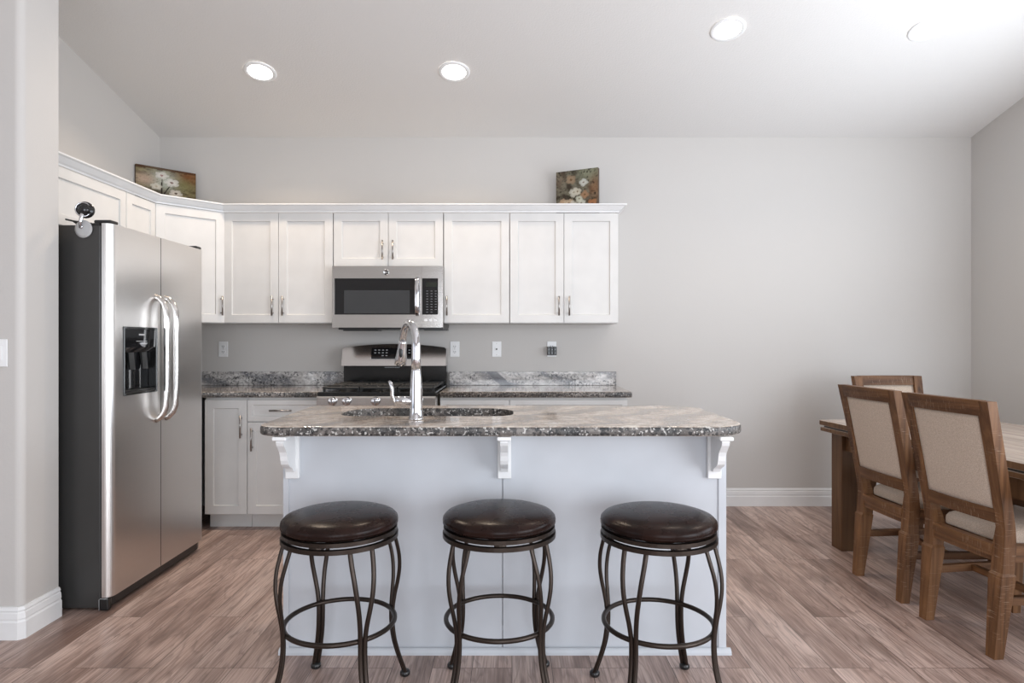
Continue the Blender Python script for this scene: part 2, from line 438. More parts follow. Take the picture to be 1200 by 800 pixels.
def cabinet(label, loc, rz, w, dep, h, fronts, name='upper_cabinet', cat='cabinet', group='white upper cabinets', toe=0, poly=None):
    t = thing(name, label, cat, loc, rz, group)
    m = MB()
    if poly: m.prism(poly, 0, h, lambda u, v, k: (u, v, k))
    else: m.box(0.0006, w-0.0006, 0, dep, toe, h)
    m.build('carcass', CAB, t)
    if toe:
        m = MB(); m.box(0.0006, w-.0006, 0.06, dep-.002, 0, toe); m.build('toe_kick', CAB, t)
    for fr in fronts:
        kind, x0, x1, z0, z1 = fr[:5]
        g = 0.0016
        d = door_mesh(x0+g, x1-g, z0+g, z1-g, fr=0.056 if kind == 'door' else 0.032).build(kind, CAB, t)
        for hd in fr[5:]: pull(d, *hd)
    return t
ZU, HU = 1.372, 0.774          # uppers: underside and height
YU = 4.496                     # carcass face; doors stand 20 mm proud
def ux(px): return (px-600)/168.0
# pair beside the corner, pair over the microwave, single, pair at the end
def pair(label, pa, pm, pb, z0=ZU, hz=None):
    xa, xm, xb = ux(pa), ux(pm), ux(pb); h = ZU+HU-z0
    hz = hz or 0.12
    cabinet(label, (xa, YU, z0), 0, xb-xa, YB-YU-.002, h, [('door', 0, xm-xa, 0.002, h-.002, (xm-xa-0.036, hz)), ('door', xm-xa, xb-xa, 0.002, h-.002, (xm-xa+0.036, hz))])
pair('white two-door wall cabinet between the angled corner cabinet and the microwave', 261, 325.5, 389.6)
pair('short white two-door wall cabinet directly above the microwave', 390.2, 454.6, 519.2, 1.766, 0.115)
xa, xb = ux(519.8), ux(597)
cabinet('white single-door wall cabinet just beside the microwave', (xa, YU, ZU), 0, xb-xa, YB-YU-.002, HU, [('door', 0, xb-xa, .002, HU-.002, (0.024, 0.12))])
pair('white two-door wall cabinet at the open end under the painting of many blossoms', 597.4, 661, 725)
# angled corner cabinet, narrow one on the left wall and the one over the refrigerator
P0, P1 = Vector((-2.335, 4.172)), Vector((-2.020, 4.490))
ang = math.atan2(P1.y-P0.y, P1.x-P0.x); wd = (P1-P0).length
def to_loc(x, y):
    v = Matrix.Rotation(-ang, 2) @ (Vector((x, y))-P0); return (v.x, v.y)
cp = [to_loc(*p) for p in ((P0.x, P0.y), (P1.x, P1.y), (P1.x, YB-.002), (XL+.002, YB-.002), (XL+.002, P0.y))]
cabinet('white angled corner wall cabinet between the refrigerator and the back wall cabinets', (P0.x, P0.y, ZU), ang, wd, 0, HU,
        [('door', 0.004, wd-0.004, .002, HU-.002, (wd-0.03, 0.12))], poly=cp)
XF = -2.34
cabinet('narrow white wall cabinet between the angled corner cabinet and the cabinet over the refrigerator', (XF, 3.852, ZU), PI/2, 0.318, XF-XL-.002, HU, [('door', 0, 0.318, .002, HU-.002)])
cabinet('wide white wall cabinet above the refrigerator', (XF, 2.905, 1.84), PI/2, 0.945, XF-XL-.002, ZU+HU-1.84, [('door', 0, 0.945, .002, ZU+HU-1.84-.002)])
crown = moulding([(XF+.016, 2.905), (XF+.016, 4.166), (-2.020, 4.478), (ux(725)+.002, 4.478), (ux(725)+.002, YB-.003)],
                 [(0, 2.146), (.004, 2.146), (.006, 2.156), (.016, 2.163), (.038, 2.186), (.046, 2.189), (.05, 2.192), (.05, 2.199), (.0, 2.199), (-.012, 2.16)])
tag(crown.build('crown_moulding', TRIM), 'white crown moulding running along the tops of the wall cabinets', 'moulding')

YBC = 4.245                    # base cabinet carcass face
def bx(px): return (px-600)/177.5
HB = 0.874
xa, xb = -2.03, bx(289.6)
cabinet('white corner base cabinet with a tall door beside the refrigerator', (xa, YBC, 0), 0, xb-xa, YB-YBC-.002, HB,
        [('door', 0, xb-xa, 0.102, HB-.014, (xb-xa-0.035, 0.685, 0.15))], 'base_cabinet', 'cabinet', 'white base cabinets', 0.1)
xa, xb = bx(289.8), -1.252
cabinet('white base cabinet with a drawer over a door beside the range', (xa, YBC, 0), 0, xb-xa, YB-YBC-.002, HB,
        [('drawer', 0, xb-xa, 0.715, HB-.014, ((xb-xa)/2-.02, 0.79, 0.145, False)), ('door', 0, xb-xa, 0.102, 0.711, (0.036, 0.60, 0.15))], 'base_cabinet', 'cabinet', 'white base cabinets', 0.1)
xa, xm, xb = -0.476, -0.017, 0.763
cabinet('white base cabinet behind the island next to the range, only its top showing', (xa, YBC, 0), 0, xm-xa, YB-YBC-.002, HB,
        [('drawer', 0, xm-xa, 0.715, HB-.014, ((xm-xa)/2, 0.775, 0.145, False)), ('door', 0, xm-xa, 0.102, 0.711, (0.036, 0.60, 0.15))], 'base_cabinet', 'cabinet', 'white base cabinets', 0.1)
cabinet('white base cabinet behind the island at the open end of the counter', (xm, YBC, 0), 0, xb-xm, YB-YBC-.002, HB,
        [('drawer', 0, xb-xm, 0.715, HB-.014, ((xb-xm)/2, 0.775, 0.145, False)), ('door', 0, (xb-xm)/2, 0.102, 0.711, ((xb-xm)/2-.036, 0.60, 0.15)),
         ('door', (xb-xm)/2, xb-xm, 0.102, 0.711, ((xb-xm)/2+.036, 0.60, 0.15))], 'base_cabinet', 'cabinet', 'white base cabinets', 0.1)
m = MB(); m.box(XL+.003, XF+.28, 3.875, 4.24, 0.1, HB); m.box(XL+.003, XF+.2, 3.875, 4.24, 0, 0.1)
b = thing('base_cabinet', 'white base cabinet tucked between the refrigerator and the corner', 'cabinet', (0, 0, 0), 0, 'white base cabinets')
m.build('carcass', CAB, b)

def slab(outer, z0, z1, hole=None, e=0.006):
    """stone slab with eased edges and an optional cut-out; outline counter-clockwise"""
    m = MB(); bm = m.bm
    loops = []
    for ins, z in ((e, z0), (e*0.3, z0+e*0.3), (0, z0+e), (0, z1-e), (e*0.3, z1-e*0.3), (e, z1)):
        loops.append([bm.verts.new((p.x, p.y, z)) for p in offset_path(outer, -ins, True)])
    n = len(outer)
    for A, B in zip(loops[:-1], loops[1:]):
        for i in range(n):
            f = bm.faces.new((A[i], A[(i+1) % n], B[(i+1) % n], B[i])); f.smooth = True
    hl = []
    if hole:
        for z in (z0, z1): hl.append([bm.verts.new((x, y, z)) for x, y in hole])
        k = len(hole)
        for i in range(k): bm.faces.new((hl[0][i], hl[1][i], hl[1][(i+1) % k], hl[0][(i+1) % k]))
    for li, L in ((0, loops[0]), (1, loops[-1])):
        es = []
        for lp in [L] + ([hl[li]] if hole else []):
            for i in range(len(lp)):
                a, b = lp[i], lp[(i+1) % len(lp)]
                es.append(bm.edges.get((a, b)) or bm.edges.new((a, b)))
        bmesh.ops.triangle_fill(bm, use_beauty=True, use_dissolve=False, edges=es)
    return m
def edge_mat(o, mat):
    """side faces take a darker material: the difference in light is painted in"""
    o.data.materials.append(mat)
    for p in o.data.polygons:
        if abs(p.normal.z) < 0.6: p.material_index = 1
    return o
def round_poly(pts, rad, k=7):
    out = []; n = len(pts)
    for i in range(n):
        p = Vector(pts[i]); a = (Vector(pts[i-1])-p).normalized(); b = (Vector(pts[(i+1) % n])-p).normalized()
        r = rad[i] if isinstance(rad, (list, tuple)) else rad
        if r <= 0: out.append((p.x, p.y)); continue
        c = math.acos(max(-1, min(1, a.dot(b)))); d = r/math.tan(c/2)
        p0, p1 = p+a*d, p+b*d; ctr = p + (a+b).normalized()*(r/math.sin(c/2))
        v0, v1 = p0-ctr, p1-ctr; tot = v0.angle_signed(v1)
        for j in range(k+1):
            q = ctr + Matrix.Rotation(-tot*j/k, 2) @ v0; out.append((q.x, q.y))
    return out
t = thing('countertop', 'speckled granite countertop running from the refrigerator to the range', 'countertop', (0, 0, 0), 0, 'granite wall counters')
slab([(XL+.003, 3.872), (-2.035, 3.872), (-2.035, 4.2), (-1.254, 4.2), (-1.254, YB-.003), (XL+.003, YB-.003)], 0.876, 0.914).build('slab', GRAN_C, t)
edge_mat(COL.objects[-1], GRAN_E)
m = MB(); m.box(XL+.003, -1.254, YB-.023, YB-.003, 0.9145, 1.017, 0.002); m.build('backsplash', GRAN_S, t)
t = thing('countertop', 'speckled granite countertop on the far side of the range, ending at bare wall', 'countertop', (0, 0, 0), 0, 'granite wall counters')
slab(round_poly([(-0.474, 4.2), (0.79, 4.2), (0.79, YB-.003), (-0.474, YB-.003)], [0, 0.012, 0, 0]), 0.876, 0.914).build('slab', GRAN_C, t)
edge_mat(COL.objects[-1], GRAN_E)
m = MB(); m.box(-0.474, 0.787, YB-.023, YB-.003, 0.9145, 1.017, 0.002); m.build('backsplash', GRAN_S, t)

# ------------------------------------------------------------------ island
ZI = 0.925
isl = thing('kitchen_island', 'pale grey-white kitchen island with corbels behind the three stools', 'kitchen island', (0, 0, 0))
x0, x1, y0, y1, zt = -0.911, 0.853, 2.56, 3.14, ZI-0.038
m = MB()
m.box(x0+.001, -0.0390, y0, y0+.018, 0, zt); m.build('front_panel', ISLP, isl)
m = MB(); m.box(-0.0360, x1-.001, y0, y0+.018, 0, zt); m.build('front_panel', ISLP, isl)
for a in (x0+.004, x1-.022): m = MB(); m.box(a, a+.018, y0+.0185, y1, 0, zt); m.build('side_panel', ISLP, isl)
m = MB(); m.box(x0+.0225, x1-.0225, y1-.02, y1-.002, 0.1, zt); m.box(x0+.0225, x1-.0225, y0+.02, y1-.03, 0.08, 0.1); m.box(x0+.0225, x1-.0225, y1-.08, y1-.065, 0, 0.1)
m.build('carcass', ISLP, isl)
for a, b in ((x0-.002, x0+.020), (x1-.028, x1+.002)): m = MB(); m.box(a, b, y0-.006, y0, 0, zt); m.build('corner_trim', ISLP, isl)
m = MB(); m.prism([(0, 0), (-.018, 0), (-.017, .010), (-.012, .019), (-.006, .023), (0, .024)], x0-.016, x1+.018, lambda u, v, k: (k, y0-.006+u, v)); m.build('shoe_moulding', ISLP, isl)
for cx in (-0.873, -0.0300, 0.804):
    m = MB(); m.box(cx-.027, cx+.027, y0-.022, y0-.0005, 0.700, zt-.001, 0.002)
    cb = m.build('corbel', TRIM, isl)
    pr = [(0, zt-.016), (.132, zt-.016), (.134, zt-.024), (.128, zt-.036), (.112, zt-.052), (.098, zt-.066), (.090, zt-.082), (.086, zt-.100), (.078, zt-.116), (.062, zt-.128), (.044, zt-.134), (.032, zt-.142), (.022, zt-.155), (.0, zt-.156)]
    m = MB(); m.prism(pr, cx-.0145, cx+.0145, lambda u, v, k: (k, y0-.0225-u, v)); m.build('bracket', TRIM, cb)
    m = MB(); m.box(cx-.026, cx+.026, y0-.168, y0-.0225, zt-.0155, zt-.001, 0.003); m.build('cap', TRIM, cb)
# worktop with sink cut-out
outer = round_poly([(-0.973, 2.396), (0.905, 2.396), (0.905, 3.19), (-0.990, 3.19)], [0.10, 0.16, 0.14, 0.06], 9)
SK = round_poly([(-0.752, 2.735), (0.006, 2.735), (0.006, 3.06), (-0.752, 3.06)], [0.09, 0.09, 0.15, 0.15], 10)
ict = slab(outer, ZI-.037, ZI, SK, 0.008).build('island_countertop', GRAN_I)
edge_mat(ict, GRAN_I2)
tag(ict, 'swirled beige and grey granite worktop on the kitchen island', 'countertop')
sk = thing('kitchen_sink', 'stainless undermount double sink set into the island worktop', 'sink', (0, 0, 0))
for a, b, nm in ((-0.750, -0.385, 'basin'), (-0.365, 0.004, 'basin')):
    lo = round_poly([(a+.02, 2.755), (b-.02, 2.755), (b-.02, 3.04), (a+.02, 3.04)], 0.06, 6)
    hi = round_poly([(a, 2.737), (b, 2.737), (b, 3.058), (a, 3.058)], 0.08, 6)
    m = MB()
    zz = ZI-.0385
    R = [[(x, y, zz-.18) for x, y in lo], [(x, y, zz-.17) for x, y in hi], [(x, y, zz) for x, y in hi]]
    m.sweep(R, caps=False); m.bm.faces.new([m.bm.verts.new((x, y, zz-.18)) for x, y in lo])
    bs = m.build(nm, STEEL_H, sk)
    m = MB(); m.lathe([(0, 0), (.035, 0), (.045, .004), (.045, .0015), (.05, 0)], 24, Matrix.Translation(((a+b)/2, 2.9, zz-.179))); m.build('drain', CHROME, bs)
m = MB(); m.box(-0.386, -0.364, 2.75, 3.045, ZI-.06, ZI-.039, 0.004); m.build('divider', STEEL_H, sk)
# faucet
fx, fy = -0.392, 2.615
fc = thing('kitchen_faucet', 'tall chrome gooseneck faucet standing by the island sink', 'faucet', (fx, fy, ZI))
m = MB(); m.lathe([(0, .0), (.031, 0), (.031, .006), (.027, .012), (.026, .05), (.026, .12), (.0235, .16), (.0195, .20), (.0195, .205), (.0, .205)], 32); m.build('body', CHROME, fc)
dv = Vector((-0.46, 0.89, 0)).normalized()
R_ = 0.088; pts = [(0, 0, .20), (0, 0, .25), (0, 0, .305)]
for k in range(1, 13):
    a = PI*k/12*0.93; pts.append((dv.x*R_*(1-math.cos(a)), dv.y*R_*(1-math.cos(a)), .305+R_*math.sin(a)*1.03))
m = MB(); m.tube(pts, [0.0195]*2+[0.0185]+[0.0165]*12, 18); m.build('spout', CHROME, fc)
pe = Vector(pts[-1]); td = (pe-Vector(pts[-2])).normalized()
m = MB(); m.tube([pe+td*s for s in (0.001, .012, .05, .085, .112)], [.0168, .0175, .0205, .0255, .0255], 20); hd = m.build('spray_head', CHROME, fc)
m = MB(); fr_ = pe+td*.055 + Vector((0, -.0215, 0)); m.lathe([(0, .003), (.007, .0025), (.009, 0)], 16, Matrix.Translation(fr_) @ Matrix.Rotation(PI/2, 4, 'X') @ Matrix.Diagonal((1, 2.6, 1, 1))); m.build('spray_button', BLACK_P, hd)
m = MB(); m.tube([(-.018, 0, .075), (-.055, 0, .077), (-.075, 0, .077), (-.082, 0, .076)], [.019, .019, .019, .012], 18); hb = m.build('handle', CHROME, fc)
m = MB(); m.tube([(-.075, 0, .058), (-.088, 0, .075), (-.098, -.002, .10), (-.097, -.004, .125), (-.104, -.004, .15), (-.110, -.004, .158)], [.006, .0075, .008, .0085, .008, .005], 12); m.build('lever', CHROME, hb)

# ------------------------------------------------------------------ range
rg = thing('gas_range', 'stainless gas range with black cooktop below the microwave', 'range', (-0.864, 0, 0))
W = 0.378
m = MB(); m.box(-W, W, 4.14, 4.80, 0.03, 0.895); m.build('body', STEEL_H, rg)
m = MB(); m.box(-W, W, 4.08, 4.83, 0.896, 0.922, 0.006, 2); m.build('cooktop', BLACK_E, rg)
m = MB(); m.prism([(4.139, .83), (4.075, .83), (4.062, .838), (4.062, .885), (4.07, .8955), (4.139, .8955)], -W, W, lambda u, v, k: (k, u, v)); cpn = m.build('control_panel', STEEL_H, rg)
for kx in (-.273, -.183, 0, .183, .273):
    m = MB(); m.lathe([(.0275, 0), (.028, .006), (.026, .022), (.023, .027), (0, .028)], 28, Matrix.Translation((kx, 4.061, .866)) @ Matrix.Rotation(PI/2, 4, 'X'))
    m.box(kx-.004, kx+.004, 4.026, 4.034, .844, .888, 0.002); m.build('knob', CHROME, cpn)
m = MB(); m.box(-W+.004, W-.004, 4.095, 4.138, 0.215, 0.815, 0.006); od = m.build('oven_door', STEEL_H, rg)
m = MB(); m.box(-.26, .26, 4.09, 4.0945, .33, .68, 0.0015); m.build('window', BLACK_G, od)
m = MB(); m.cyl((-.33, 4.05, .765), (.33, 4.05, .765), .012)
for s in (-.3, .3): m.cyl((s, 4.05, .765), (s, 4.095, .765), .009)
m.build('handle', NICKEL, od)
m = MB(); m.box(-W+.004, W-.004, 4.10, 4.138, 0.04, 0.205, 0.006); m.build('drawer', STEEL_H, rg)
# grates and burners
for gx0, gx1 in ((-.36, -.125), (-.118, .118), (.125, .36)):
    m = MB(); b = .007
    for y in (4.14, 4.71): m.box(gx0, gx1, y-b, y+b, .936, .952, .003)
    for x in (gx0+b, gx1-b): m.box(x-b, x+b, 4.14, 4.71, .936, .952, .003)
    cx = (gx0+gx1)/2
    m.box(cx-b, cx+b, 4.14, 4.71, .938, .956, .003)
    for y in (4.28, 4.425, 4.57): m.box(gx0, gx1, y-b, y+b, .938, .956, .003)
    for y in (4.15, 4.70):
        for x in (gx0+b, gx1-b): m.box(x-b, x+b, y-b, y+b, .9225, .937)
    m.build('grate', IRON, rg)
    for y in (4.28, 4.57):
        m = MB(); m.lathe([(.048, 0), (.048, .006), (.036, .008), (.036, .014), (0, .016)], 24, Matrix.Translation((cx, y, .9222))); m.build('burner', IRON, rg)
# backguard
m = MB(); m.box(-W-.001, W+.001, 4.725, 4.822, 0.923, 1.066, 0.004); m.build('splash_panel', BLACK_E, rg)
top = [(-W-.003, 1.067), (W+.003, 1.067), (W+.003, 1.188)] + [(W*0.97 - 2*W*0.97*k/20, 1.200+0.026*(1-(2*k/20-1)**2)) for k in range(21)] + [(-W-.003, 1.188)]
m = MB(); m.prism(top, 4.665, 4.822, lambda u, v, k: (u, k + (0.055*max(0, (v-1.067)/0.16) if k < 4.7 else 0), v)); bg = m.build('backguard', STEEL_H, rg)
fac = lambda z: 4.665 + 0.055*(z-1.067)/0.16
def bgq(x0, x1, z0, z1, d): return [(x0, fac(z0)-d, z0), (x1, fac(z0)-d, z0), (x1, fac(z1)-d, z1), (x0, fac(z1)-d, z1)]
m = MB(); m.hexa(bgq(-.172, .172, 1.112, 1.200, -.001), bgq(-.172, .172, 1.112, 1.200, .0015)); m.build('trim_frame', CHROME, bg)
m = MB(); m.hexa(bgq(-.166, .166, 1.117, 1.195, .0), bgq(-.166, .166, 1.117, 1.195, .003)); dp = m.build('display', BLACK_G, bg)
m = MB()
for sx in (-1, 1):
    for k in range(4):
        for j in range(3):
            x = sx*(.055+.028*k); z = 1.138+.02*j
            if j == 0 and k > 1: continue
            m = MB(); m.hexa(bgq(x-.007, x+.007, z, z+.006, .003), bgq(x-.007, x+.007, z, z+.006, .0036)); m.build('button', GREYP, dp)
m = MB()
for k in range(9): m.box(-.075+.0125*k, -.075+.0125*k+.008, 4.722, 4.7245, 1.050, 1.056)
m.build('lettering', GREYP, rg)

# ------------------------------------------------------------------ microwave
mw = thing('microwave', 'stainless over-the-range microwave with a black glass door', 'microwave', (0, 0, 0))
def mx(px): return (px-600)/170.5
def mz(py): return 1.244+(400-py)/170.5
xa, xb = mx(389.2), mx(519); za, zb = 1.340, 1.762
m = MB(); m.box(xa+.002, xb-.002, 4.432, YB-.003, za+.006, zb); m.build('body', BLACK_P, mw)
xs = mx(494)
def frame(m, X0, X1, Z0, Z1, x0, x1, z0, z1, ya, yb):
    m.box(X0, X1, ya, yb, z1, Z1); m.box(X0, X1, ya, yb, Z0, z0); m.box(X0, x0, ya, yb, z0, z1); m.box(x1, X1, ya, yb, z0, z1)
m = MB(); frame(m, xa, xs-.001, za, zb, mx(392), mx(491.5), mz(368.5), mz(326), 4.400, 4.431); dr = m.build('door', STEEL_H, mw)
m = MB(); m.box(mx(392), mx(491.5), 4.404, 4.43, mz(368.5), mz(326)); gl = m.build('glass', BLACK_G, dr)
m = MB(); m.box(mx(403), mx(480), 4.4025, 4.4038, mz(367), mz(340), 0.0005); m.build('mesh_screen', plain('microwave_screen', (0.045, 0.047, 0.05), 0.12), gl)
m = MB()
hx = mx(489); hp = [(hx, 4.402, mz(325.5)), (hx, 4.378, mz(328)), (hx, 4.372, mz(337)), (hx, 4.371, mz(347)), (hx, 4.372, mz(358)), (hx, 4.378, mz(366.5)), (hx, 4.402, mz(369))]
m.tube(hp, 0.015, 12, flat=0.5, up=(0, 1, 0)); m.build('handle', CHROME, dr)
m = MB(); frame(m, xs, xb, za, zb, mx(494.6), mx(513.3), mz(368.5), mz(326), 4.400, 4.431); cp_ = m.build('control_panel', STEEL_H, mw)
m = MB(); m.box(mx(494.6), mx(513.3), 4.403, 4.43, mz(368.5), mz(326)); kp = m.build('keypad', BLACK_G, cp_)
m = MB(); m.box(mx(499), mx(511.8), 4.4015, 4.4028, mz(336), mz(330.5)); m.build('display', LCD, kp)
m = MB()
for r_ in range(9):
    for c_ in range(3):
        if r_ == 8 and c_ == 2: continue
        x = mx(499.5+c_*5.0); z = mz(340.5+r_*3.1); m = MB(); m.box(x, x+.013, 4.4018, 4.4029, z-.004, z); m.build('button', KEYP, kp)
m = MB()
for c_ in range(3): x = mx(497+c_*5.7); m.box(x, x+.021, 4.3985, 4.3999, mz(376.3), mz(373.8))
m.build('icon_strip', PLATE, cp_)
# round maker's emblem: ring with a looped monogram
m = MB(); Me = Matrix.Translation((mx(452.5), 4.3995, mz(319.2))) @ Matrix.Rotation(PI/2, 4, 'X')
m.lathe([(0, 0), (.0195, 0), (.0195, .003), (.0165, .0035), (.0165, .002), (0, .002)], 28, Me); em = m.build('emblem', CHROME, dr)
m = MB(); cxe, cze = mx(452.5), mz(319.2)
m.tube([(cxe+.002+.008*math.cos(a), 4.3965, cze+.009*math.sin(a)) for a in [PI*0.2+k*PI*1.75/14 for k in range(15)]], .0013, 6)
m.tube([(cxe-.001+.005*math.cos(a), 4.3965, cze-.001+.004*math.sin(a)) for a in [-PI*0.8+k*PI*1.5/10 for k in range(11)]], .0011, 6)
m.build('monogram', BLACK_P, em)
m = MB(); m.box(xa+.03, xb-.005, 4.45, YB-.02, za-.014, za+.005); m.box(xa+.06, xa+.30, 4.46, 4.60, za-.022, za-.0145); m.box(xb-.14, xb+.025, 4.47, 4.56, za-.02, za-.012)
m.build('vent_base', BLACK_P, mw)

# ------------------------------------------------------------------ refrigerator (faces +x)
fr = thing('refrigerator', 'stainless side-by-side refrigerator with a charcoal side and door dispenser', 'refrigerator', (0, 0, 0))
FY0, FYM, FY1 = 2.952, 3.372, 3.846
FX = -1.850
m = MB(); m.box(-2.655, -1.902, FY0+.004, FY1-.004, 0.012, 1.782, 0.004); m.build('body', FR_SIDE, fr)
def fridge_door(ya, yb, nm, cut=None):
    m = MB(); r = 0.038; x0 = -1.893
    def prof(a, b, ra, rb):
        p = [(x0, a)]
        p += [(FX-ra+ra*math.sin(t), a+ra-ra*math.cos(t)) for t in [PI/2*k/8 for k in range(1, 9)]] if ra else [(FX, a)]
        p += ([(FX-rb+rb*math.cos(t), b-rb+rb*math.sin(t)) for t in [PI/2*k/8 for k in range(0, 8)]] + [(x0, b)]) if rb else [(FX, b), (x0, b)]
        return p
    f3 = lambda u, v, k: (u, v, k)
    z0, z1 = 0.062, 1.790
    ra, rb = (r, 0) if nm == 'freezer_door' else (0, r)
    if not cut: m.prism(prof(ya, yb, ra, rb), z0, z1, f3, False)
    else:
        ca, cb_, cz0, cz1 = cut
        m.prism(prof(ya, yb, ra, rb), z0, cz0, f3); m.prism(prof(ya, yb, ra, rb), cz1, z1, f3)
        m.prism(prof(ya, ca, ra, 0), cz0, cz1, f3); m.prism(prof(cb_, yb, 0, rb), cz0, cz1, f3)
    for f in m.bm.faces:
        if abs(f.normal.z) < .3: f.smooth = False
    return m.build(nm, STEEL_F, fr)
DC = (3.045, 3.332, 0.984, 1.316)
fd = fridge_door(FY0, FYM-.0035, 'freezer_door', DC)
rd = fridge_door(FYM+.0035, FY1, 'refrigerator_door')
m = MB(); m.box(-1.9018, -1.8935, FY0+.008, FY1-.008, 0.07, 1.778); m.box(-1.8935, FX-.0005, FYM-.0033, FYM+.0033, 0.064, 1.788); m.build('gasket_and_seam_shade', BLACK_P, fr)  # gasket, plus a black strip filling the door seam as its shade
for o, y in ((fd, FYM-.045), (rd, FYM+.050)):
    z0, z1 = 0.835, 1.478
    pts = [(FX-.004, y, z0), (FX+.016, y, z0+.010), (FX+.040, y, z0+.035), (FX+.052, y, z0+.07), (FX+.055, y, z0+.12)]
    pts += [(FX+.055, y, z0+.12+(z1-z0-.24)*k/6) for k in range(1, 6)]
    pts += [(FX+.055, y, z1-.12), (FX+.052, y, z1-.07), (FX+.040, y, z1-.035), (FX+.016, y, z1-.010), (FX-.004, y, z1)]
    m = MB(); m.tube(pts, 0.0145, 14); m.build('handle', STEEL_H, o)
# dispenser
ya, yb, z0, z1 = DC
m = MB(); b = .012
frame2 = [(ya+.001, ya+b, z0+.001, z1-.001), (yb-b, yb-.001, z0+.001, z1-.001), (ya+b, yb-b, z0+.001, z0+b), (ya+b, yb-b, z1-b, z1-.001)]
for a_, c_, d_, e_ in frame2: m.box(-1.885, FX+.006, a_, c_, d_, e_, .002)
dsp = m.build('dispenser', BLACK_E, fd)
m = MB(); m.box(-1.889, -1.886, ya+b, yb-b, z0+b, z1-b); m.build('back_panel', BLACK_G, dsp)
m = MB(); m.prism([(-1.885, z1-.115), (FX-.012, z1-.125), (FX+.002, z1-.10), (FX+.004, z1-b-.001), (-1.885, z1-b-.001)], ya+b, yb-b, lambda u, v, k: (u, k, v)); m.build('control_hood', BLACK_G, dsp)
m = MB(); m.box(FX+.0045, FX+.006, ya+.12, ya+.17, z1-.042, z1-.034); m.box(FX+.0035, FX+.0055, ya+.10, ya+.19, z1-.072, z1-.069); m.build('lettering', GREYP, dsp)
m = MB(); m.lathe([(0, 0), (.032, .004), (.026, .012), (.012, .022), (.004, .03)], 20, Matrix.Translation((FX-.010, ya+.16, z1-.075)) @ Matrix.Rotation(PI, 4, 'Y')); m.build('ice_chute', GREYP, dsp)
for k in (.075, .185):
    m = MB(); m.hexa([(-1.88, ya+k, z1-.125), (-1.87, ya+k, z1-.125), (-1.87, ya+k+.045, z1-.125), (-1.88, ya+k+.045, z1-.125)], [(-1.868, ya+k, z1-.21), (-1.862, ya+k, z1-.21), (-1.862, ya+k+.045, z1-.21), (-1.868, ya+k+.045, z1-.21)]); m.build('paddle', BLACK_P, dsp)
m = MB(); m.box(-1.885, FX+.002, ya+b, yb-b, z0+b, z0+b+.012, .002); m.build('drip_tray', BLACK_P, dsp)
# base grille, foot cover, hinge caps
m = MB(); m.prism([(-1.9015, FY0+.03), (-1.875, FY0+.03), (-1.868, FY0+.06), (-1.868, FY1-.05), (-1.880, FY1-.01), (-1.9015, FY1-.005)], 0.014, 0.058, lambda u, v, k: (u, v, k)); m.build('base_grille', BLACK_P, fr)
m = MB(); m.box(-1.9016, -1.862, FY0-.002, FY0+.028, 0.003, 0.058, .006, 2); m.build('foot_cover', BLACK_P, fr)
m = MB(); m.tube([(-1.903, FY0-.003, .004), (-1.903, FY0-.003, .054), (-1.897, FY0-.003, .0585), (-1.878, FY0-.003, .0575), (-1.865, FY0-.002, .060)], .0016, 6); m.build('foot_edge_highlight', GREYP, fr)  # pale line painting the highlight along the cover's edge
for y in (FY0+.012, FY1-.075):
    m = MB(); m.box(-1.938, -1.858, y, y+.06, 1.7925, 1.808, .006, 2); m.box(-1.938, -1.91, y, y+.06, 1.7825, 1.793); m.build('hinge_cover', BLACK_P, fr)

# suction mount on the fridge corner
sm = thing('suction_mount', 'small black and chrome mount with clear disc on the top edge of the refrigerator', 'mount', (-1.965, 2.948, 1.7825))
m = MB(); m.lathe([(0, 0), (.040, 0), (.041, .003), (.030, .005), (.012, .010), (0, .010)], 36, Matrix.Translation((-.010, .004, -.020)) @ Matrix.Rotation(PI/2, 4, 'X')); m.build('clear_disc', CLEAR, sm)
m = MB(); m.tube([(-.014, -.012, -.012), (-.012, -.016, .012), (-.008, -.014, .036), (-.006, -.008, .056)], [.006, .0075, .009, .010], 12); m.lathe([(0, 0), (.008, 0), (.008, .006), (0, .007)], 14, Matrix.Translation((-.014, -.006, -.012)) @ Matrix.Rotation(PI/2, 4, 'X')); m.build('stem', CHROME, sm)
m = MB(); m.lathe([(0, 0), (.033, 0), (.038, .006), (.038, .016), (.030, .024), (.022, .026), (.022, .034), (.014, .040), (0, .041)], 30, Matrix.Translation((-.008, .016, .068)) @ Matrix.Rotation(PI/2, 4, 'X') @ Matrix.Rotation(0.35, 4, 'Y')); kn = m.build('knob', BLACK_E, sm)
m = MB(); m.ring(.031, .0035, 0, 30, 8); kr = m.build('knob_ring', CHROME, kn); kr.matrix_local = Matrix.Translation((-.006, -.006, .068)) @ Matrix.Rotation(PI/2, 4, 'X') @ Matrix.Rotation(0.35, 4, 'Y')
m = MB(); m.tube([(-.02, .03, .014), (-.06, .03, .014), (-.078, .03, .022), (-.112, .03, .030)], [.009, .009, .004, .004], 10); m.build('arm', BLACK_P, sm)
m = MB(); m.box(-.03, .02, .012, .06, .0005, .012, .003); m.build('base', BLACK_P, sm)

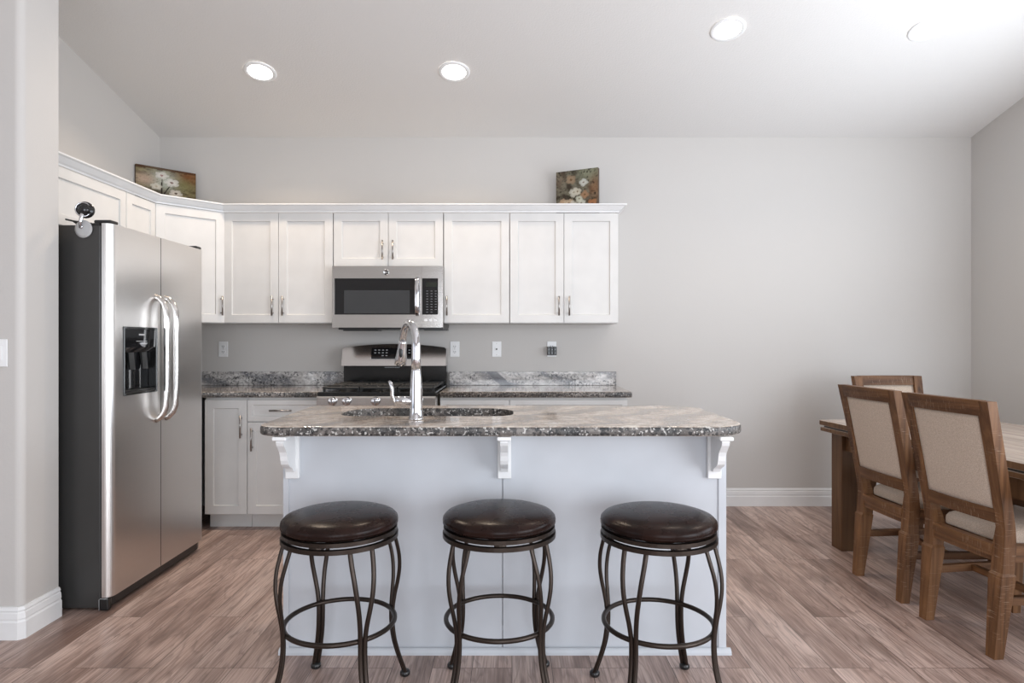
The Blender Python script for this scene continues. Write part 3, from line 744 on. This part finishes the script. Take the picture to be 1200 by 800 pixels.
# ------------------------------------------------------------------ wall plates
def plate(label, x, y, z, kind, name='wall_outlet', group='white wall plates over the counter'):
    t = thing(name, label, 'outlet' if kind != 'switch' else 'light switch', (x, y, z), 0, group)
    m = MB(); m.box(-.035, .035, -.006, -.0003, -.058, .058, .0025, 2); pl = m.build('cover_plate', PLATE, t)
    if kind == 'outlet':
        for dz in (-.02, .02):
            m = MB(); m.box(-.0165, .0165, -.0085, -.0062, dz-.014, dz+.014, .003, 2); rc = m.build('socket', PLATE, t)
            m = MB()
            for sx in (-.0065, .0065): m.box(sx-.0016, sx+.0016, -.0092, -.0086, dz-.003, dz+.007)
            m.cyl((0, -.0086, dz-.008), (0, -.0092, dz-.008), .0026, n=10); m.build('slots', SLOT, rc)
        m = MB(); m.cyl((0, -.0062, 0), (0, -.0075, 0), .003, n=10); m.build('screw', NICKEL, t)
    elif kind == 'jack':
        m = MB(); m.cyl((0, -.0062, 0), (0, -.013, 0), .006, n=14); m.build('jack', SLOT, t)
        m = MB()
        for dz in (-.042, .042): m.cyl((0, -.0062, dz), (0, -.0073, dz), .003, n=10)
        m.build('screw', NICKEL, t)
    else:
        m = MB(); m.box(-.0165, .0165, -.0085, -.0062, -.033, .033, .002); m.hexa([(-.014, -.0088, -.03), (.014, -.0088, -.03), (.014, -.0088, .03), (-.014, -.0088, .03)], [(-.014, -.0095, -.03), (.014, -.0095, -.03), (.014, -.013, .03), (-.014, -.013, .03)]); m.build('rocker', PLATE, t)
    return t
ZP = 1.186
def wx(px): return (px-600)/154.6
plate('white double outlet on the wall between the refrigerator and the range', wx(262), YB, ZP, 'outlet')
plate('white double outlet on the wall just past the range, under the single-door cabinet', wx(533), YB, ZP, 'outlet')
plate('white cable jack plate with one dark centre hole on the back wall', wx(582), YB, ZP, 'jack')
plate('white outlet holding a black plug-in adapter', wx(646.5), YB, ZP, 'outlet')
plate('white rocker light switch on the wall stub beside the refrigerator', -2.145, 2.68, 1.196, 'switch', 'light_switch', None)
ad = thing('plug_adapter', 'small black plug-in adapter in the outlet under the end wall cabinet', 'adapter', (wx(646.5), YB-.0096, ZP-.045))
m = MB()
for k in (-1, 0, 1): m.box(k*.0235-.0112, k*.0235+.0112, -.042, 0, 0, .064, .003)
m.box(-.034, .034, -.036, 0, .004, .060); m.build('case', BLACK_P, ad)
m = MB()
for k in (-1, 0, 1):
    for z in (.014, .040): m.box(k*.0235-.0025, k*.0235+.0025, -.0432, -.0422, z, z+.006)
m.build('contacts', GREYP, ad)

# ------------------------------------------------------------------ canvases on top of the cabinets
def lerp3(a, b, t): return tuple(a[i]*(1-t)+b[i]*t for i in range(3))
from mathutils import noise as mnoise
def canvas(label, loc, rz, tilt, w, h, paint):
    """picture faces local -y, stands on z = 0"""
    t = thing('canvas_painting', label, 'painting', loc, rz, 'small floral canvases')
    t.rotation_euler = (tilt, 0, rz)
    m = MB(); m.box(-w/2, w/2, 0.0012, .032, 0, h, .0015); m.build('canvas', CANV, t)
    nx, nz = 80, 76; bm = bmesh.new()
    lay = bm.loops.layers.float_color.new('Paint')
    V = [[bm.verts.new((-w/2+w*i/nx, 0, h*j/nz)) for i in range(nx+1)] for j in range(nz+1)]
    for j in range(nz):
        for i in range(nx):
            f = bm.faces.new((V[j][i], V[j][i+1], V[j+1][i+1], V[j+1][i]))
            for lp in f.loops:
                c = lp.vert.co; lp[lay] = (*paint(c.x/w+.5, c.z/h), 1)
    me = bpy.data.meshes.new('picture'); bm.to_mesh(me); bm.free(); me.materials.append(PAINT)
    o = bpy.data.objects.new('picture', me); COL.objects.link(o); o.parent = t
    return t
def fbm(u, v, s, o=0): return mnoise.fractal(Vector((u*s+o, v*s, o*.37)), 1.0, 2.0, 4)*.5+.5
def flower(c, u, v, fu, fv, rad, col, mid, asp=1.0, n=5, ph=0.0):
    du, dv = (u-fu)*asp, v-fv; d = math.hypot(du, dv); a = math.atan2(dv, du)+ph
    R = rad*(0.72+0.28*abs(math.cos(n*a/2)))
    if d < rad*.22: return mid
    if d < R: return lerp3(col, lerp3(c, col, .55), (d/R)**2)
    return c
def boost(c, k=1.2, g=0.72):
    m_ = sum(c)/3; return tuple(max(0.004, (m_+(x-m_)*.85-.2)*k+.2)*g for x in c)
def paint_a(u, v):      # pale blossoms on stems, rust and olive ground
    v = (v-.45)/.55
    n1, n2 = fbm(u, v, 9), fbm(u, v, 22, 5)
    c = lerp3((.11, .075, .04), (.30, .25, .12), max(0, min(1, n1*2.0-.5)))
    g = math.exp(-(((u-.44)/.24)**2+((v-.52)/.42)**2)); c = lerp3(c, (.50, .53, .44), min(1, g*1.1)*.92)
    g = math.exp(-(((u-.14)/.18)**2+((v-.50)/.20)**2)); c = lerp3(c, (.60, .42, .30), g*.9)
    g = math.exp(-(((u-.90)/.20)**2+((v-.80)/.30)**2)); c = lerp3(c, (.25, .085, .03), g*.85)
    g = math.exp(-(((u-.80)/.16)**2+((v-.45)/.25)**2)); c = lerp3(c, (.26, .24, .09), g*.7)
    g = math.exp(-(((u-.30)/.26)**2+((v-.06)/.16)**2)); c = lerp3(c, (.10, .08, .055), g*.85)
    if v > .88+.05*n1: c = lerp3(c, (.10, .045, .03), .75)
    c = lerp3(c, (.06, .04, .025), max(0, n2-.58)*1.5)
    if abs(u-.425-.01*(v-.6)) < .011 and -.2 < v < .62: c = (.05, .04, .03)
    if abs(u-.46-(v-.05)*.30) < .011 and -.1 < v < .42: c = (.05, .04, .03)
    c = flower(c, u, v, .42, .72, .15, (.74, .70, .63), (.42, .24, .22), 1.25)
    c = flower(c, u, v, .585, .50, .17, (.78, .73, .66), (.30, .19, .16), 1.25, 5, .6)
    c = flower(c, u, v, .655, .12, .15, (.74, .66, .56), (.12, .08, .06), 1.25, 5, .2)
    c = flower(c, u, v, .33, .28, .13, (.72, .66, .54), (.55, .46, .34), 1.25, 5, 1.0)
    return boost(c)
FL = [(.17, .13, .155, (.66, .46, .29)), (.31, .15, .13, (.68, .52, .35)), (.41, .12, .10, (.74, .70, .60)), (.56, .24, .10, (.70, .70, .55)), (.61, .13, .11, (.72, .72, .60)),
      (.44, .42, .13, (.72, .68, .56)), (.52, .44, .10, (.70, .64, .50)), (.66, .66, .11, (.72, .72, .64)), (.36, .76, .13, (.42, .29, .18)), (.69, .34, .11, (.46, .26, .14)), (.87, .10, .12, (.52, .22, .09))]
def paint_b(u, v):      # many cream and orange blossoms on sage ground
    v = (v-.2)/.8
    n1, n2 = fbm(u, v, 8, 3), fbm(u, v, 20, 9)
    c = lerp3((.085, .07, .055), (.24, .22, .16), max(0, min(1, n1*2.0-.5)))
    g = math.exp(-(((u-.80)/.26)**2+((v-.92)/.24)**2)); c = lerp3(c, (.34, .36, .24), g*.85)
    g = math.exp(-(((u-.93)/.14)**2+((v-.5)/.30)**2)); c = lerp3(c, (.34, .17, .085), g*.8)
    g = math.exp(-(((u-.08)/.13)**2+((v-.76)/.2)**2)); c = lerp3(c, (.28, .21, .15), g*.7)
    c = lerp3(c, (.05, .045, .035), max(0, n2-.55)*2.6)
    for k, (fu, fv, rd_, col) in enumerate(FL): c = flower(c, u, v, fu, fv, rd_*(.85+.3*n2), col, lerp3(col, (.16, .09, .04), .75), 1.0, 4, k*.7)
    return boost(c)
canvas('canvas of three pale blossoms leaning in the corner above the angled cabinet', (-2.512, 4.655, 2.1475), math.atan2(.27, .28), 0.0, 0.40, 0.352, paint_a)
canvas('canvas of many cream and orange blossoms on the end wall cabinet', (0.474, 4.685, 2.1475), math.radians(-26), 0.0, 0.325, 0.352, paint_b)

# ------------------------------------------------------------------ ceiling lights
def can_light(label, x, y, share=1.0):
    z = ceil_z(y); tilt = math.atan(0.235)
    t = thing('recessed_light', label, 'ceiling light', (x, y, z-.001), 0, 'recessed ceiling lights')
    t.rotation_euler = (-tilt, 0, 0)
    m = MB(); m.lathe([(.074, -.004), (.080, -.008), (.094, -.008), (.101, -.003), (.101, -.0005)], 44); m.build('trim_ring', TRIM, t)
    m = MB(); m.lathe([(0, -.005), (.076, -.005)], 44); m.build('lens', LED, t)
    d = bpy.data.lights.new('can_lamp', 'AREA'); d.shape = 'DISK'; d.size = .15; d.energy = CAN_W*share; d.color = CAN_COL; d.spread = math.radians(138)
    o = bpy.data.objects.new('can_lamp', d); COL.objects.link(o); o.parent = t; o.location = (0, 0, -.012)
    return t
can_light('round recessed ceiling light above the refrigerator side of the kitchen', -1.61, 4.09)
can_light('round recessed ceiling light above the range and microwave', -0.37, 4.09, 0.8)
can_light('round recessed ceiling light over bare floor between island and dining table', 1.253, 3.715, 0.3)
can_light('round recessed ceiling light above the dining table', 2.41, 3.715, 0.4)

# ------------------------------------------------------------------ bar stools
def leg_curve(side):
    """one of the two bars of a leg: radius and sideways offset against height"""
    K = [(.562, .183, .038), (.52, .196, .037), (.47, .209, .033), (.42, .214, .027), (.37, .211, .019), (.32, .203, .012), (.27, .197, .0082), (.21, .197, .0078), (.15, .205, .0078), (.09, .222, .0078), (.04, .240, .0078), (.012, .249, .0078)]
    out = []
    for i in range(len(K)-1):
        a, b = K[i], K[i+1]; p = K[max(i-1, 0)]; q = K[min(i+2, len(K)-1)]
        for k in range(4):
            t = k/4
            out.append(tuple(0.5*((2*a[j])+(b[j]-p[j])*t+(2*p[j]-5*a[j]+4*b[j]-q[j])*t*t+(3*a[j]-p[j]-3*b[j]+q[j])*t**3) for j in range(3)))
    out.append(K[-1])
    return [(r, side*o, z) for z, r, o in out]
def make_stool(label, loc, rz):
    t = thing('bar_stool', label, 'bar stool', loc, rz, 'backless bar stools at the island')
    m = MB(); m.lathe([(0, .597), (.178, .597), (.190, .600), (.197, .607), (.200, .618), (.198, .628), (.188, .638), (.165, .646), (.13, .6515), (.08, .655), (.03, .6565), (0, .6568)], 64); cu = m.build('seat', LEATHER, t)
    m = MB(); m.ring(.1975, .0022, .6105, 64, 6); m.build('piping', LEATHER, cu)
    m = MB(); m.band(.180, .197, .583, .5965, 64); m.build('swivel_ring', BRONZE, t)
    m = MB(); m.band(.183, .200, .560, .5745, 64)
    for k in range(4):
        a = PI/4+k*PI/2; c_, s_ = math.cos(a), math.sin(a)
        m.tube([(.06*c_, .06*s_, .567), (.185*c_, .185*s_, .567)], .008, 8)
        m.tube([(.189*c_-.02*s_, .189*s_+.02*c_, .579), (.189*c_+.02*s_, .189*s_-.02*c_, .579)], .0065, 6)
    m.lathe([(0, .562), (.075, .562), (.075, .5955), (0, .5955)], 28); m.build('seat_frame', BRONZE, t)
    for k in range(4):
        a = k*PI/2; M = Matrix.Rotation(a, 4, 'Z')
        m = MB()
        for sd in (-1, 1): m.tube([M @ Vector(p) for p in leg_curve(sd)], .0082, 10, flat=.8, up=M @ Vector((1, 0, .001)))
        lg = m.build('leg', BRONZE, t)
        m = MB(); m.lathe([(0, 0), (.014, 0), (.019, .005), (.019, .015), (.013, .022), (0, .023)], 18, M @ Matrix.Translation((.250, 0, 0))); m.build('foot', BLACK_P, lg)
    m = MB(); m.ring(.188, .0085, .268, 64, 10); m.build('footrest', BRONZE, t)
    return t
st = make_stool('brown leather and bronze metal bar stool nearest the refrigerator', (-0.601, 2.24, 0), math.radians(36))
dup(st, (-0.045, 2.27, 0), math.radians(47), 'brown leather bar stool in the middle of the three, before the panel seam')
dup(st, (0.510, 2.235, 0), math.radians(54), 'brown leather and bronze metal bar stool nearest the dining chairs')

# ------------------------------------------------------------------ dining table
DT_A = math.radians(-5.0)
tb = thing('dining_table', 'long brown wooden dining table with double-layer top', 'dining table', (1.896, 3.95, 0), math.radians(5.0))
# local: +x across the table, -y along it towards the camera
TW, TL = 1.02, 2.15
def plank_top(z0, z1, e0, nm):
    m = MB(); n = 6
    for k in range(n):
        m.box(e0+(TW-2*e0)*k/n+.0006, e0+(TW-2*e0)*(k+1)/n-.0006, -TL+e0+.11, -e0-.11, z0, z1, .002)
    m.box(e0, TW-e0, -e0-.109, -e0, z0, z1, .003); m.box(e0, TW-e0, -TL+e0, -TL+e0+.109, z0, z1, .003)
    return edge_mat(m.build(nm, TABLEW, tb), TABLEL)
plank_top(.731, .762, 0, 'tabletop'); plank_top(.695, .720, .004, 'extension_leaf')
m = MB(); m.box(.02, TW-.02, -TL+.02, -.02, .7203, .7307); m.build('leaf_slide', BLACK_P, tb)
m = MB(); m.box(.07, .095, -TL+.16, -.16, .595, .6945); m.box(TW-.095, TW-.07, -TL+.16, -.16, .595, .6945); m.box(.16, TW-.16, -.095, -.07, .595, .6945); m.box(.16, TW-.16, -TL+.07, -TL+.095, .595, .6945); m.build('apron', TABLEL, tb)
for x in (.045, TW-.045-.105):
    for y in (-.055-.105, -TL+.055):
        m = MB(); m.box(x, x+.105, y, y+.105, 0, .6945, .003); m.build('leg', TABLEL, tb)

# ------------------------------------------------------------------ dining chairs
def make_chair(label, loc, rz):
    """front faces local +x"""
    t = thing('dining_chair', label, 'dining chair', loc, rz, 'upholstered dining chairs')
    H = 1.012
    def back_x(z): return -.205 - .100*max(0, (z-.46)/(H-.46))**1.15     # rear face line of the reclined back
    hw = .235
    def lean(y): return -.016*(1-(y/hw)**2)                              # gentle curve of the rails
    bf = None
    for s in (-1, 1):
        # rear leg: tapered foot below, block at the seat, then stile leaning back
        m = MB(); y0, y1 = s*.148, s*.208
        def q(x0, x1, a, b, z): return [(x0, a, z), (x1, a, z), (x1, b, z), (x0, b, z)]
        m.hexa(q(-.248, -.208, s*.158, s*.200, 0), q(-.226, -.164, s*.147, s*.211, .325))
        m.hexa(q(-.226, -.164, s*.147, s*.211, .325), q(-.218, -.170, s*.153, s*.207, .337))
        m.build('leg', WOOD_Z, t)
        m = MB(); prev = q(-.219, -.168, s*.152, s*.208, .337)
        rings = [prev, q(-.212, -.160, s*.152, s*.208, .44)]
        for k in range(1, 9):
            z = .44+(H-.44)*k/8; x = back_x(z); e = .006*k/8
            rings.append(q(x-.004, x+.042-.006*k/8, s*(.170+.008*k/8), s*(.212+.022*k/8), z))
        m.sweep([[Vector(p) for p in r_] for r_ in rings], smooth=False); m.build('stile', WOOD_Z, t)
        # front leg
        m = MB(); m.hexa(q(.205, .243, s*.185, s*.223, 0), q(.192, .252, s*.172, s*.234, .325)); m.hexa(q(.196, .248, s*.176, s*.230, .326), q(.196, .248, s*.176, s*.230, .438)); m.build('leg', WOOD_Z, t)
        m = MB(); m.hexa([(-.207, s*.166, .205), (.21, s*.186, .205), (.21, s*.208, .205), (-.207, s*.190, .205)], [(-.207, s*.166, .238), (.21, s*.186, .238), (.21, s*.208, .238), (-.207, s*.190, .238)]); m.build('stretcher', WOOD_X, t)
        m = MB(); m.hexa([(-.168, s*.158, .372), (.196, s*.182, .372), (.196, s*.206, .372), (-.168, s*.184, .372)], [(-.168, s*.158, .438), (.196, s*.182, .438), (.196, s*.206, .438), (-.168, s*.184, .438)]); m.build('seat_rail', WOOD_X, t)
    m = MB(); m.box(-.01, .014, -.174, .174, .208, .235); m.build('stretcher', WOOD_Y, t)
    def rail(z0, z1, hwid, dx0, dx1, nm, ys=10, base=None, crv=1.0):
        m = MB(); R = []
        for i in range(ys+1):
            y = -hwid+2*hwid*i/ys; l = lean(y)*crv
            xa0, xa1 = ((back_x(z0), back_x(z1)) if base is None else (base, base))
            R.append([(xa0+dx0+l, y, z0), (xa0+dx1+l, y, z0), (xa1+dx1+l, y, z1), (xa1+dx0+l, y, z1)])
        m.sweep(R, smooth=False); return m
    rail(.952, H+.002, .192, .000, .034, 'top').build('top_rail', WOOD_Y, t)
    rail(.527, .583, .176, .002, .034, 'low').build('lower_rail', WOOD_Y, t)
    m = rail(.372, .405, .155, .012, .044, 'rear', base=-.219, crv=.6)
    R = rail(.406, .438, .155, .006, .044, 'rear', base=-.219, crv=.6); m.bm.from_mesh(_tmp(R)); m.build('seat_rail', WOOD_Y, t)
    m = MB(); m.box(.205, .238, -.174, .174, .372, .438); m.build('seat_rail', WOOD_Y, t)
    # back panel: padded, both faces
    m = MB(); R = []; ny, nz = 14, 12
    def pt(i, j, side):
        y = -.178+.356*i/ny; z = .575+.385*j/nz
        yy = y*(0.965+.06*(z-.575)/.385)
        e = min(i, ny-i)/3, min(j, nz-j)/3; puff = .010*min(1, e[0])*min(1, e[1])
        return (back_x(z)+.016+lean(yy)*1.0+(side*(.008+puff*(1 if side > 0 else .4))), yy, z)
    F = [[m.bm.verts.new(pt(i, j, 1)) for i in range(ny+1)] for j in range(nz+1)]
    B = [[m.bm.verts.new(pt(i, j, -1)) for i in range(ny+1)] for j in range(nz+1)]
    for j in range(nz):
        for i in range(ny):
            for G in (F, B): m.bm.faces.new((G[j][i], G[j][i+1], G[j+1][i+1], G[j+1][i])).smooth = True
    for j in range(nz):
        for i in (0, ny): m.bm.faces.new((F[j][i], F[j+1][i], B[j+1][i], B[j][i]))
    for i in range(ny):
        for j in (0, nz): m.bm.faces.new((F[j][i], F[j][i+1], B[j][i+1], B[j][i]))
    m.build('backrest', LINEN, t)
    # seat cushion with a domed top
    o = round_poly([(-.168, -.146), (.246, -.222), (.246, .222), (-.168, .146)], .02, 4)
    m = MB(); cx = .04
    rings = [[((x-cx)*s+cx, y*s, z) for x, y in o] for s, z in ((1.0, .4383), (1.005, .444), (1.01, .458), (1.0, .474), (.96, .486), (.88, .494), (.7, .500), (.4, .503))]
    m.sweep(rings); m.build('seat', LINEN, t)
    return t
def _tmp(mb):
    me = bpy.data.meshes.new('tmp'); mb.bm.to_mesh(me); mb.bm.free(); return me
ch = make_chair('brown wooden dining chair with beige linen back, beside the table leg at its far end', (2.085, 3.25, 0), math.radians(3))
dup(ch, (2.110, 2.725, 0), math.radians(6), 'brown wooden dining chair with saw-marked frame and linen back, nearest the camera')
dup(ch, (2.54, 4.03, 0), math.radians(-87), 'dining chair at the head of the table, pale padded front facing the room')
dup(ch, (2.93, 3.30, 0), math.radians(184), 'dining chair across the table, seat in shade opposite the far linen chair')
dup(ch, (2.99, 2.74, 0), math.radians(186), 'dining chair across the table, seat in shade opposite the near linen chair')
bpy.data.meshes.remove(bpy.data.meshes['tmp']) if 'tmp' in bpy.data.meshes else None
